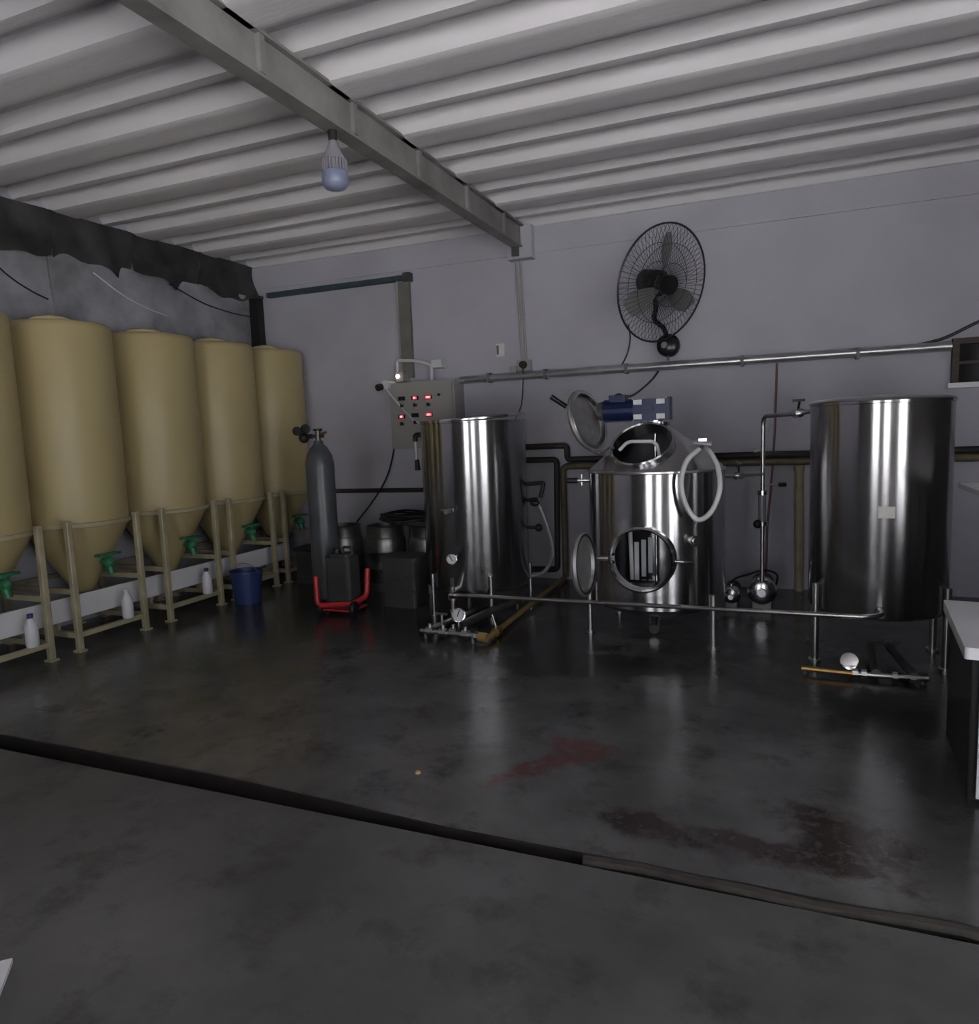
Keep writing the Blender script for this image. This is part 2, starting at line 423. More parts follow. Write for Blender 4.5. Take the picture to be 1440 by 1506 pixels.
# roof beam across the room, seen from its right side
bm_ = struct(MB().box((-2.13, YF, 2.875), (-2.075, YB, 3.06)).build('trim_1', 'beam'), 'painted steel roof beam')
MB().box((-2.155, YF, 2.872), (-2.06, YB, 2.886)).build('lower_flange', 'beam', bm_)
MB().box((-2.17, YF, 3.04), (-2.045, YB, 3.054)).build('upper_flange', 'beam', bm_)
k = 0; y = 1.2
while y < 5.8:
    MB().box((-2.075, y, 2.885), (-2.052, y + .035, 3.04)).build('web_stiffener', 'beam', bm_); y += PER
MB().box((-2.20, YB - .10, 2.78), (-1.98, YB, 3.05)).build('bearing_block', 'plaster', bm_)
MB().box((-2.15, YB - .13, 2.80), (-2.09, YB - .10, 2.88)).build('anchor_plate', 'steeldark', bm_)

# ------------------------------------------------------------------ cream fermenters along the left wall
FX = -4.6
FY = [2.08, 2.81, 3.54, 4.30, 5.00, 5.70]
def make_fermenter(y):
    t = thing('fermenter_tank', '', 'tank', (FX, y, 0), 'cream cone-bottomed fermenters in a row along the left wall')
    R_ = .33
    b = MB().lathe([(0, 2.168), (.27, 2.168), (.31, 2.16), (.325, 2.147), (.333, 2.12), (.335, 1.5), (.333, .84), (.33, .81)], 48, (FX, y, 0))
    b.build('body', 'cream', t)
    MB().lathe([(.335, .83), (.345, .825), (.345, .80), (.332, .795)], 48, (FX, y, 0)).build('seam_band', 'creamframe', t)
    MB().lathe([(.33, .80), (.30, .74), (.06, .31), (.05, .30), (0, .30)], 48, (FX, y, 0)).build('cone', 'cream', t)
    ld = MB().lathe([(.0, 2.20), (.10, 2.20), (.12, 2.19), (.125, 2.165), (0, 2.165)], 24, (FX + .05, y - .08, 0)).build('lid', 'creamlid', t)
    MB().cyl((FX + .05, y - .08, 2.198), (FX + .05, y - .08, 2.215), .03, seg=12).build('cap', 'creamlid', ld)
    for sx in (-1, 1):
        for sy in (-.33, .20):
            w = .020
            x, yy = FX + sx * .34, y + sy
            lg = MB().rbox((x - w, yy - w, 0), (x + w, yy + w, .86), .008).build('leg', 'creamframe', t)
            MB().box((x - .03, yy - .03, 0), (x + .03, yy + .03, .012)).build('foot_plate', 'creamframe', lg)
    for sx in (-1, 1):
        x = FX + sx * .34
        for z in (.11, ) if sx > 0 else (.11, .40):
            MB().box((x - .015, y - .31, z - .016), (x + .015, y + .18, z + .016)).build('frame_rail', 'creamframe', t)
    for sy in (-.33, .20):
        yy = y + sy
        for z in (.11, .40):
            MB().box((FX - .32, yy - .015, z - .018), (FX + .32, yy + .015, z + .018)).build('frame_rail', 'creamframe', t)
    # racking outlet with green valve, drain valve below the cone
    v = MB().cyl((FX + .12, y + .02, .545), (FX + .25, y + .02, .525), .022, seg=12).build('outlet_valve', 'green', t)
    MB().ball((FX + .25, y + .02, .525), .045, 12, 1, .8, .9).cyl((FX + .25, y + .02, .525), (FX + .27, y + .02, .445), .026, seg=12).build('valve_body', 'green', v)
    MB().box((FX + .22, y - .065, .575), (FX + .28, y + .105, .592)).cyl((FX + .25, y + .02, .55), (FX + .25, y + .02, .58), .014, seg=8).build('valve_handle', 'green', v)
    d = MB().cyl((FX, y, .31), (FX, y, .19), .03, seg=12).build('drain_valve', 'steeldark', t)
    MB().cyl((FX, y, .215), (FX + .09, y, .215), .02, seg=10).build('drain_spout', 'steeldark', d)
    return t
f0 = make_fermenter(FY[1])
labs = ['cream fermenter tank cut off by the left edge of the photo',
        'large cream fermenter tank, the nearest one shown almost whole, at far left',
        'cream fermenter tank, middle one of the row, third from the left edge',
        'cream fermenter tank second from the rear wall',
        'cream fermenter tank standing nearest the rear wall, beside the gas cylinder']
for i, y in enumerate(FY[1:]):
    o = f0 if i == 0 else copy_tree(f0)
    o.location = (FX, y, 0); o['label'] = labs[i]

gt = thing('drain_gutter', 'long white gutter board low behind the cream tank legs', 'gutter', (-4.44, 3.9, .126))
MB().box((-4.45, 2.2, .19), (-4.43, 5.55, .335)).build('front_board', 'whitepaint', gt)
MB().box((-4.53, 2.2, .18), (-4.43, 5.55, .19)).build('gutter_floor', 'whitepaint', gt)
for y in FY[1:]:
    for dy in (-.33, .20): MB().box((-4.50, y + dy - .012, .128), (-4.44, y + dy + .012, .18)).build('support', 'creamframe', gt)
for q, (x, y, l) in enumerate(((-4.26, 3.60, 'white plastic bottle on the base rail of the largest whole cream tank'),
                              (-4.26, 4.36, 'white plastic bottle on the base rail of the middle cream tank'),
                              (-4.26, 2.90, 'white plastic bottle on the base rail of the tank cut off by the left edge'))):
    z = .126
    t = thing('plastic_bottle', l, 'bottle', (x, y, z), 'plastic bottles on the fermenter rails')
    MB().lathe([(0, 0), (.034, 0), (.038, .01), (.038, .12), (.03, .15), (.015, .175), (.015, .185), (0, .185)], 20, (x, y, z)).build('body', 'white', t)
    MB().cyl((x, y, z + .18), (x, y, z + .205), .018, seg=14).build('cap', 'bluebucket' if q else 'white', t)
t = thing('bucket', 'dark blue plastic bucket on the floor in front of the cream tank legs', 'bucket', (-4.10, 4.63, 0))
MB().lathe([(0, .012), (.10, .012), (.125, .27), (.135, .27), (.135, .255), (.128, .25), (.105, 0), (0, 0)], 28, (-4.10, 4.63, 0)).build('body', 'bluebucket', t)
MB().tube([(-4.10 + .13 * math.cos(a), 4.63 - .02, .26 + .07 * math.sin(a)) for a in [PI * k / 12 for k in range(13)]], .004, 6).build('handle', 'steelin', t)

# wall top above the fermenters: dark eaves cloth, hanging plastic sheets, loose cables
def drape(name, label, cat, x, y0, y1, ztop, zlow, mt, amp, group=None, seed=0):
    rd = random.Random(seed); n = 40; rows = 8; vs = []; fs = []
    ph = [rd.uniform(0, 6.3) for _ in range(6)]
    for j in range(rows + 1):
        for i in range(n + 1):
            u = i / n; v = j / rows; y = y0 + (y1 - y0) * u
            zl = zlow + .035 * math.sin(u * 6 + ph[0]) + .02 * math.sin(u * 13 + ph[1])
            z = ztop + (zl - ztop) * v
            dx = amp * (.3 + v) * (math.sin(u * 8 + ph[2] + v * 2.5) * .5 + math.sin(u * 15 + ph[3] - v * 3) * .2 + math.sin(u * 4 + v * 3 + ph[4]) * .5)
            vs.append((x + amp * .9 + dx, y, z))
    k = len(vs); vs += [(a - .006, b, c) for a, b, c in vs]
    for j in range(rows):
        for i in range(n):
            a = j * (n + 1) + i; fs.append((a, a + 1, a + n + 2, a + n + 1)); fs.append((k + a, k + a + n + 1, k + a + n + 2, k + a + 1))
    return tag(MB().add(vs, fs, True).build(name, mt), label, cat, group)
for i in range(5):
    y0 = 2.35 + i * .735
    drape('eaves_tarpaulin', ['dark tarpaulin above the tank cut off by the left edge', 'dark tarpaulin under the roof above the largest whole cream tank',
          'dark tarpaulin under the roof above the middle cream tank', 'dark tarpaulin under the roof above the tank second from the rear wall',
          'dark tarpaulin under the roof in the corner by the rear wall'][i], 'tarpaulin', -4.985, y0, y0 + .733, 3.05, 2.72, 'tarp', .045, 'dark eaves tarpaulins', i)
    drape('plastic_sheet', ['grey plastic sheet hanging above the tank cut off by the left edge', 'grey plastic sheet hanging behind the top of the largest whole cream tank',
          'grey plastic sheet hanging behind the top of the middle cream tank', 'grey plastic sheet hanging above the tank second from the rear wall',
          'grey plastic sheet hanging above the tank nearest the rear wall'][i], 'plastic sheet', -4.99, y0 - .01, y0 + .72, 2.76, 2.16, 'sheet', .02, 'hanging plastic sheets', i + 20)
for i, (y0, z0, y1, z1) in enumerate(((3.3, 2.66, 3.75, 2.40), (4.15, 2.66, 4.85, 2.42), (4.9, 2.7, 5.9, 2.55))):
    tag(MB().tube(spline([(-4.93, y0, z0), (-4.90, (y0 * 2 + y1) / 3, (z0 * 2 + z1) / 3 - .06), (-4.90, (y0 + 2 * y1) / 3, (z0 + 2 * z1) / 3 - .05), (-4.93, y1, z1)]), .006, 6).build('hanging_cable', 'black' if i != 1 else 'white'),
        ['thin dark cable sagging over the plastic at far left', 'pale cable slanting down over the plastic sheets above the middle tank', 'thin dark cable sagging in the corner above the rearmost tank'][i], 'cable')
t = thing('corner_post', 'black post in the corner between plastic sheets and rear wall', 'post', (-4.86, 6.0, 0))
MB().box((-4.975, 5.955, 0), (-4.87, 6.045, 2.735)).build('post', 'black', t)
MB().box((-4.985, 5.945, 2.735), (-4.86, 6.045, 2.76)).build('post_cap', 'steeldark', t)

# ------------------------------------------------------------------ gas cylinder, hand truck, kegs
gx, gy = -3.41, 4.78
t = thing('gas_cylinder', 'tall grey gas cylinder with a regulator, beside the rearmost cream tank', 'gas cylinder', (gx, gy, 0))
MB().lathe([(0, .01), (.09, .0), (.108, .02), (.112, .05), (.112, 1.12), (.10, 1.19), (.07, 1.25), (.04, 1.28), (.035, 1.31), (0, 1.31)], 32, (gx, gy, 0)).build('body', 'cyl', t)
v = MB().cyl((gx, gy, 1.30), (gx, gy, 1.385), .022, seg=12).cyl((gx - .05, gy, 1.345), (gx + .05, gy, 1.345), .014, seg=10).build('valve', 'steeldark', t)
MB().lathe([(0, 0), (.035, 0), (.035, .018), (0, .018)], 14, (gx, gy, 1.385)).build('hand_wheel', 'black', v)
rg = MB().cyl((gx - .05, gy, 1.345), (gx - .16, gy - .02, 1.345), .018, seg=10).ball((gx - .12, gy - .02, 1.335), .042, 14).build('regulator', 'black', t)
for dx, dz in ((-.085, .06), (-.165, .045)):
    c = Vector((gx + dx, gy - .03, 1.345 + dz)); g = MB().lathe([(0, .0), (.034, .0), (.036, .01), (.036, .028), (.030, .03)], 18, c, (0.3, -1, 0)).build('pressure_gauge', 'black', rg)
MB().cyl((gx + .03, gy, 1.36), (gx + .085, gy - .01, 1.375), .011, seg=8).build('outlet', 'brass', t)

t = thing('hand_truck', 'red tubular hand truck base around the grey canister', 'hand truck', (-3.08, 4.5, 0))
MB().tube(arc([(-3.27, 4.44, .29), (-3.255, 4.42, .07), (-2.97, 4.46, .09), (-2.93, 4.60, .12), (-2.93, 4.63, .33)], .05), .021, 10).build('frame_tube', 'red', t)
MB().box((-3.25, 4.44, .03), (-2.97, 4.66, .042)).build('toe_plate', 'red', t)
for x in (-3.24, -2.955):
    w = MB().lathe([(.02, -.016), (.05, -.018), (.056, -.01), (.056, .01), (.05, .018), (.02, .016)], 20, (x, 4.455, .056), (1, .1, 0), closed=True).build('wheel', 'black', t)
    MB().cyl((x - .02, 4.455, .056), (x + .02, 4.457, .056), .022, seg=12).build('hub', 'blue', w)
t = thing('canister', 'dark grey plastic canister standing on the red hand truck', 'canister', (-3.10, 4.56, .042))
MB().rbox((-3.22, 4.485, .042), (-3.0, 4.65, .43), .03).rbox((-3.20, 4.505, .43), (-3.02, 4.63, .455), .03).build('body', 'greybox', t)
MB().cyl((-3.15, 4.56, .455), (-3.15, 4.56, .49), .028, seg=14).build('cap', 'black', t)
MB().tube(arc([(-3.10, 4.57, .45), (-3.10, 4.57, .50), (-3.02, 4.57, .50), (-3.02, 4.57, .45)], .02), .011, 8).build('handle', 'greybox', t)
t = thing('storage_crate', 'dark grey crate on the floor between the kegs and the left steel tank', 'crate', (-2.75, 4.86, 0))
b = MB().rbox((-2.89, 4.76, 0), (-2.60, 5.0, .36), .025)
b.build('body', 'greybox', t)
MB().rbox((-2.905, 4.745, .36), (-2.585, 5.015, .395), .03).build('lid', 'greybox', t)
for dz in (.12, .24): MB().box((-2.885, 4.75, dz), (-2.605, 4.762, dz + .02)).build('rib', 'greybox', t)
def keg(x, y, lab):
    t = thing('beer_keg', lab, 'keg', (x, y, 0), 'steel kegs by the rear wall')
    MB().lathe([(0, .05), (.12, .05), (.165, .08), (.175, .12), (.175, .19), (.181, .20), (.175, .21), (.175, .33), (.181, .34), (.175, .35), (.175, .43), (.165, .46), (.12, .485), (.0, .485)], 32, (x, y, 0)).build('body', 'keg', t)
    MB().lathe([(.150, .47), (.158, .45), (.158, .55), (.162, .56), (.150, .56)], 32, (x, y, 0), closed=True).build('top_chime', 'keg', t)
    MB().lathe([(.150, .08), (.158, .1), (.158, .0), (.150, .0)], 32, (x, y, 0), closed=True).build('bottom_chime', 'keg', t)
    MB().cyl((x, y, .48), (x, y, .52), .035, seg=14).build('spear_valve', 'steeldark', t)
keg(-3.60, 5.32, 'dark steel keg nearest the grey gas cylinder')
keg(-3.19, 5.36, 'dark steel keg in the middle of the three by the wall')
keg(-2.80, 5.40, 'dark steel keg nearest the left steel tank, under the coiled hose')
t = thing('coiled_hose', 'black hose coiled on top of the kegs', 'hose', (-2.95, 5.38, .57))
pts = []
for k in range(140):
    a = k * .28; r = .17 + .03 * math.sin(k * .35) + .0004 * k
    pts.append((-2.92 + r * 1.35 * math.cos(a), 5.38 + r * math.sin(a), .575 + .0007 * k + .008 * math.sin(k * .9)))
MB().tube(pts, .011, 6).build('coil', 'black', t)
t = thing('floor_crate', 'low grey crate on the floor behind the gas cylinder', 'crate', (-3.98, 5.5, 0))
MB().rbox((-4.16, 5.36, 0), (-3.80, 5.66, .30), .02).build('body', 'greybox', t)
MB().rbox((-4.175, 5.345, .30), (-3.785, 5.675, .33), .02).build('rim', 'black', t)

# ------------------------------------------------------------------ left steel tank
def lathe_shell(mb, outer, th, seg=96, c=(0, 0, 0)):
    """solid of revolution between an outer profile and the same profile pulled in by th"""
    inner = [(max(r - th, 0), z) for r, z in outer]
    return mb.lathe(outer + inner[::-1], seg, c, closed=True)
tx, ty, TR = -2.155, 4.97, .392
t = thing('steel_tank', 'open-topped brushed steel tank on thin legs, left of the three steel vessels', 'tank', (tx, ty, 0))
T1 = t
MB().lathe([(.0, .165), (.30, .165), (TR - .02, .185), (TR, .215), (TR, 1.40), (TR + .008, 1.402), (TR + .008, 1.412), (TR - .012, 1.412), (TR - .012, .23), (.0, .20)], 96, (tx, ty, 0)).build('body', 'steel', t)
tl = Matrix.Translation((tx + .0, ty, 1.430)) @ Matrix.Rotation(math.radians(-2.0), 4, 'Y') @ Matrix.Rotation(math.radians(2.5), 4, 'X')
b = MB().lathe([(0, .006), (.30, .004), (.362, .004), (.362, -.006), (0, -.008)], 72); b.v = [tl @ q for q in b.v]
ld = b.build('lid', 'steeldark', t)
b = MB().lathe([(.362, .002), (.375, .018), (.40, .018), (.403, .008), (.40, -.004), (.362, -.006)], 72, closed=True); b.v = [tl @ q for q in b.v]
b.build('lid_rim', 'polish', ld)
for a in (-2.15, -.95, .55, 2.2):
    x, y = tx + (TR + .012) * math.cos(a), ty + (TR + .012) * math.sin(a)
    lg = MB().cyl((x, y, 0), (x, y, .31), .016, seg=12).build('leg', 'steelin', t)
    MB().cyl((x, y, 0), (x, y, .012), .03, seg=12).build('foot', 'steelin', lg)
def on_tank(px_x, r, cx, cy, R_):
    """point and normal on a cylinder at front angle a"""
    a = px_x; return Vector((cx + R_ * math.cos(a), cy + R_ * math.sin(a), 0)), Vector((math.cos(a), math.sin(a), 0))
p, n = on_tank(math.radians(-91), 0, tx, ty, TR)
g = MB().cyl(p + Vector((0, 0, .445)), p + n * .05 + Vector((0, 0, .445)), .012, seg=10).lathe([(0, 0), (.036, 0), (.04, .006), (.04, .022), (.034, .024)], 24, p + n * .05 + Vector((0, 0, .445)), n + Vector((.25, 0, .1))).build('thermometer', 'polish', t)
MB().lathe([(0, .0215), (.034, .0215), (.034, .0205), (0, .0205)], 24, p + n * .05 + Vector((0, 0, .445)), n + Vector((.25, 0, .1))).build('dial', 'dial', g)
nn = (n + Vector((.25, 0, .1))).normalized(); o = p + n * .05 + Vector((0, 0, .445)) + nn * .0235
uu = nn.cross(Vector((0, 0, 1))).normalized(); ww = uu.cross(nn)
MB().tube([o - uu * .006 - ww * .010, o + uu * .014 + ww * .024], .0028, 6).build('needle', 'black', g)
p, n = on_tank(math.radians(-95), 0, tx, ty, TR)
v = MB().cyl(p + Vector((0, 0, .78)), p + n * .06 + Vector((0, 0, .78)), .016, seg=10).cyl(p + n * .04 + Vector((-.045, 0, .79)), p + n * .04 + Vector((.05, 0, .795)), .012, seg=8).build('sampling_tap', 'steelin', t)
# outlet with valve at the foot of the tank
p, n = on_tank(math.radians(-89), 0, tx, ty, TR)
o = p + n * .10
v = MB().cyl(p + Vector((0, 0, .225)), o + Vector((0, 0, .225)), .02, seg=12).cyl(o + Vector((0, 0, .255)), o + Vector((0, 0, .05)), .019, seg=12).cyl(o + Vector((0, 0, .20)), o + Vector((0, 0, .165)), .034, seg=14).cyl(o + Vector((0, 0, .10)), o + Vector((0, 0, .075)), .03, seg=14).build('outlet_valve', 'steelin', t)
MB().box(o + Vector((-.008, -.012, .255)), o + Vector((.008, .012, .32))).build('valve_lever', 'polish', v)
# filling tap on the left with black nozzle
a = math.radians(172); p = Vector((tx + TR * math.cos(a), ty + TR * math.sin(a), 1.325))
f = MB().tube(arc([p, p + Vector((-.115, -.03, .0)), p + Vector((-.115, -.03, -.05))], .02), .02, 10).build('filling_spout', 'black', t)
MB().cyl(p + Vector((-.115, -.03, -.05)), p + Vector((-.11, -.03, -.20)), .011, seg=10).build('spout_tube', 'hose', f)
MB().cyl(p + Vector((-.11, -.03, -.19)), p + Vector((-.105, -.03, -.275)), .016, .024, seg=10).build('nozzle', 'black', f)
# right side: black elbow, valve and grey hose
a = math.radians(12); p = Vector((tx + TR * math.cos(a), ty + TR * math.sin(a), .93))
f = MB().tube(arc([p, p + Vector((.13, .02, .01)), p + Vector((.10, .02, -.10))], .02), .016, 8).build('side_elbow', 'black', t)
f2 = MB().cyl(p + Vector((-.01, 0, -.12)), p + Vector((.08, .0, -.11)), .014, seg=8).ball(p + Vector((.06, 0, -.14)), .026, 10, 1.5).build('side_valve', 'black', t)
p2 = Vector((tx + TR * math.cos(a), ty + TR * math.sin(a), .605))
MB().cyl(p2, p2 + Vector((.07, 0, 0)), .012, seg=8).ball(p2 + Vector((.085, 0, 0)), .03, 10).build('drain_tap', 'black', t)
hs = tag(MB().tube(spline([p + Vector((.06, .03, -.12)), p + Vector((.10, .03, -.2)), p + Vector((.17, .04, -.42)), p + Vector((.17, .04, -.56)), p + Vector((.10, .04, -.67)), p + Vector((-.02, .03, -.71))]), .015, 8).build('drain_hose', 'greyhose'),
         'grey hose curving down from the right side of the left steel tank', 'hose')

# gas burner on the floor under the left tank
t = thing('gas_burner', 'steel gas burner assembly with a round gauge under the left tank', 'burner', (-1.98, 4.25, 0))
MB().tube([(-2.20, 4.08, .05), (-1.80, 4.06, .05)], .016, 10).build('manifold_pipe', 'steelin', t)
MB().tube([(-2.14, 4.10, .055), (-2.04, 4.62, .06)], .022, 10).build('burner_tube', 'steelin', t)
MB().tube([(-1.98, 4.22, .06), (-1.84, 4.95, .07)], .030, 10).build('burner_tube', 'steeldark', t)
for x, y in ((-2.13, 4.08), (-2.03, 4.07), (-1.97, 4.10), (-1.87, 4.065)):
    MB().cyl((x - .025, y, .05), (x + .025, y, .05), .030, seg=8).cyl((x, y, .05), (x, y, .10), .014, seg=8).build('pipe_fitting', 'steelin', t)
for x, y in ((-2.17, 4.09), (-1.84, 4.95), (-1.82, 4.064)): MB().cyl((x, y, 0), (x, y, .045), .016, seg=8).build('support', 'steeldark', t)
g = MB().cyl((-1.955, 4.15, .05), (-1.955, 4.15, .125), .009, seg=8).lathe([(0, 0), (.042, 0), (.047, .008), (.047, .024), (.04, .026)], 24, (-1.955, 4.15, .15), (.35, -.9, .35)).build('gauge', 'polish', t)
MB().lathe([(0, .0245), (.040, .0245), (.040, .0235), (0, .0235)], 24, (-1.955, 4.15, .15), (.35, -.9, .35)).build('dial', 'dial', g)
nn = Vector((.35, -.9, .35)).normalized(); o = Vector((-1.955, 4.15, .15)) + nn * .0265
uu = nn.cross(Vector((0, 0, 1))).normalized(); ww = uu.cross(nn)
MB().tube([o + uu * .006 - ww * .012, o - uu * .010 + ww * .030], .0032, 6).build('needle', 'black', g)
for k in range(-4, 5):
    a = k * .5; q0 = uu * math.sin(a) + ww * math.cos(a)
    MB().tube([o + q0 * .030, o + q0 * .037], .0022, 4).build('tick', 'black', g)
MB().cyl((-1.80, 4.06, .05), (-1.775, 4.057, .05), .032, seg=8).build('union_nut', 'polish', t)
v = MB().cyl((-2.10, 4.2, .06), (-2.10, 4.2, .13), .011, seg=8).box((-2.15, 4.195, .13), (-2.06, 4.205, .145)).build('gas_cock', 'steelin', t)

# yellow gas pipe: rear wall, down to the floor, forward to the burner
t = thing('gas_pipe', 'yellow gas pipe along the rear wall, down and across the floor to the burner', 'pipe', (-1.76, 6.0, 0))
MB().tube(arc([(2.98, 6.0, 1.03), (-1.765, 6.0, 1.005), (-1.765, 6.0, .035)], .05), .028, 10).build('wall_run', 'yellowshade', t)
MB().tube(arc([(-1.765, 6.0, .06), (-1.765, 5.98, .035), (-1.72, 4.10, .035), (-1.76, 4.055, .045)], .04), .019, 10).build('floor_run', 'yellow', t)
MB().cyl((-1.775, 4.056, .048), (-1.715, 4.05, .045), .030, seg=10).build('elbow', 'yellow', t)
v = MB().cyl((-1.722, 4.20, .036), (-1.721, 4.26, .036), .032, seg=10).build('shutoff_valve', 'brass', t)
MB().cyl((-1.722, 4.23, .06), (-1.745, 4.22, .15), .008, seg=8).build('lever', 'polish', v)
t = thing('insulated_pipe', 'black pipe running along the top of the yellow wall pipe behind the vessels', 'pipe', (-1.75, 6.01, 1.06))
MB().tube(arc([(2.98, 6.015, 1.085), (-1.73, 6.015, 1.062), (-1.73, 6.015, 1.185), (-2.5, 6.015, 1.175)], .035), .026, 10).build('pipe', 'darkpipe', t)
for x in (-1.3, -.2, .9): MB().box((x - .015, 6.0, 1.05), (x + .015, 6.046, 1.12)).build('clip', 'steeldark', t)
t = thing('drop_pipe', 'black pipe looping down the rear wall between the left tank and kettle', 'pipe', (-1.82, 6.02, .09))
MB().tube(arc([(-2.5, 6.02, 1.062), (-1.825, 6.02, 1.065), (-1.845, 6.02, .09), (-2.35, 6.02, .075)], .04), .026, 10).build('pipe', 'darkpipe', t)
tag(MB().tube([(-4.78, 6.035, .79), (-2.2, 6.035, .805)], .022, 10).build('wall_pipe', 'darkpipe'), 'thin dark pipe along the rear wall above the kegs', 'pipe')

# ------------------------------------------------------------------ mash kettle in the middle
kx, ky, KR = -.765, 4.72, .43
K = thing('mash_kettle', 'steel kettle with conical top, open lids and blue motor, middle of the vessels', 'kettle', (kx, ky, 0))
body = lathe_shell(MB(), [(.06, .115), (.30, .15), (KR - .02, .195), (KR, .215), (KR, 1.055), (KR - .02, 1.075), (.235, 1.225), (.085, 1.345)], .010, 128, (kx, ky, 0)).build('body', 'steel', K)
az = math.radians(-100); hole_n = Vector((math.cos(az) * .64, math.sin(az) * .64, .77)).normalized()
hole_c = Vector((kx + .235 * math.cos(az), ky + .235 * math.sin(az), 1.205))
man_n = Vector((-.04, -1, 0)).normalized(); man_c = Vector((kx - .017, ky - KR, .535))
c1 = MB().cyl(hole_c - hole_n * .16, hole_c + hole_n * .3, .185, seg=64).build('cutter', 'steel')
c2 = MB().cyl(man_c - man_n * .16, man_c + man_n * .2, .182, seg=64).build('cutter', 'steel')
for c in (c1, c2): c.location = (-kx, -ky, 0); c.location = (0, 0, 0)
body.location = (0, 0, 0)
bpy.context.view_layer.update()
cut(body, [c1, c2])
MB().lathe([(.182, -.05), (.182, .03), (.19, .038), (.198, .03), (.198, -.05)], 64, hole_c, hole_n, closed=True).build('top_collar', 'steel', K)
MB().lathe([(.180, -.04), (.180, .03), (.19, .042), (.202, .03), (.202, -.04)], 64, man_c, man_n, closed=True).build('manway_ring', 'polish', K)
MB().lathe([(KR + .001, 1.045), (KR + .005, 1.05), (KR + .005, 1.06), (KR + .001, 1.065)], 96, (kx, ky, 0)).build('shoulder_weld', 'steelin', K)
# open lid beside the cone
lc, ln = Vector((-1.19, 4.6, 1.375)), Vector((.92, -.28, .28)).normalized()
ld = MB().lathe([(0, .0), (.165, .0), (.178, .025), (.205, .028), (.21, .015), (.205, .0), (.19, -.012), (.12, -.03), (0, -.04)], 64, lc, ln).build('lid', 'dullsteel', K)
MB().lathe([(.165, .012), (.178, .032), (.192, .030), (.196, .02)], 64, lc, ln).build('gasket', 'steelin', ld)
MB().cyl(lc + Vector((-.12, -.03, .10)), lc + Vector((-.215, -.06, .17)), .017, seg=10).build('lid_handle', 'black', ld)
MB().tube(arc([lc + Vector((.05, .0, -.19)), lc + Vector((.10, .02, -.22)), hole_c + Vector((-.19, 0, .0))], .03), .014, 8).build('hinge_arm', 'steelin', ld)
# manway door swung open to the left
dc, dn = Vector((-1.11, 4.12, .525)), Vector((.995, -.07, .05)).normalized()
dr = MB().lathe([(0, .006), (.155, .006), (.168, .026), (.188, .03), (.195, .015), (.19, .0), (.16, -.012), (0, -.03)], 56, dc, dn).build('manway_door', 'dullsteel', K)
MB().lathe([(.160, .012), (.170, .03), (.184, .030), (.19, .02)], 56, dc, dn).build('gasket', 'black', dr)
MB().tube(arc([dc + Vector((0, .15, 0)), dc + Vector((.02, .2, 0)), man_c + Vector((-.2, .0, .0))], .03), .012, 8).build('hinge', 'steelin', dr)
MB().cyl(man_c + Vector((-.23, .02, .03)), man_c + Vector((-.17, -.02, .03)), .010, seg=8).cyl(man_c + Vector((-.23, .02, -.02)), man_c + Vector((-.17, -.02, -.02)), .010, seg=8).build('hinge_bracket', 'polish', K)
MB().tube([man_c + Vector((.185, -.02, 0)), man_c + Vector((.30, .04, -.02))], .010, 8).build('latch_bolt', 'polish', K)
# agitator: blue gear motor on the apex, shaft, rake slats, sparge pipe
mz = 1.437
mo = MB().rbox((kx - .13, ky - .065, mz - .07), (kx + .085, ky + .065, mz + .068), .012, axis='Y').build('gear_box', 'blue', K)
for dx in (-.10, .045):
    for dz in (-.045, .048):
        MB().box((kx + dx - .026, ky - .072, mz + dz - .016), (kx + dx + .026, ky - .064, mz + dz + .016)).build('mounting_pad', 'white', mo)
MB().cyl((kx - .035, ky - .065, mz), (kx - .035, ky - .08, mz), .035, seg=16).build('bearing_cover', 'blue', mo)
MB().box((kx + .085, ky - .07, mz - .072), (kx + .10, ky + .07, mz + .075)).build('end_plate', 'blue', mo)
ms = MB().cyl((kx - .13, ky, mz), (kx - .33, ky, mz), .066, seg=28).build('motor', 'blue', K)
for k in range(10):
    a = 2 * PI * k / 10
    MB().box((-.33 + kx, -.004, .064), (kx - .15, .004, .074), mtx=Matrix.Translation((0, ky, mz)) @ Matrix.Rotation(a, 4, 'X')).build('cooling_fin', 'blue', ms)
MB().cyl((kx - .33, ky, mz), (kx - .375, ky, mz), .070, .055, seg=24).build('fan_cowl', 'steeldark', ms)
MB().rbox((kx - .29, ky - .05, mz + .055), (kx - .18, ky + .05, mz + .10), .01).build('terminal_box', 'blue', ms)
MB().cyl((kx, ky, 1.335), (kx, ky, mz - .06), .05, seg=20).lathe([(0, 0), (.10, 0), (.10, .012), (0, .012)], 24, (kx, ky, 1.345)).build('motor_mount', 'polish', K)
MB().cyl((kx, ky, .20), (kx, ky, 1.35), .013, seg=12).build('agitator_shaft', 'polish', K)
rk = MB().box((kx - .19, ky - .10, .315), (kx + .02, ky + .05, .335)).build('rake_arm', 'polish', K)
MB().cyl((kx - .145, ky - .085, .31), (kx - .155, ky - .085, .66), .014, seg=10).build('rake_rod', 'white', rk)
for k, dx in enumerate((-.112, -.078, -.044)):
    MB().box((kx + dx - .014, ky - .10 + k * .06, .335 + k * .012), (kx + dx + .014, ky - .088 + k * .06, .585 + k * .006)).build('rake_slat', 'white', rk)
MB().tube(arc([hole_c + Vector((-.15, .02, -.02)), hole_c + Vector((-.10, .03, .035)), hole_c + Vector((.08, .03, .03)), hole_c + Vector((.10, .04, -.09))], .04), .011, 8).build('sparge_pipe', 'white', K)
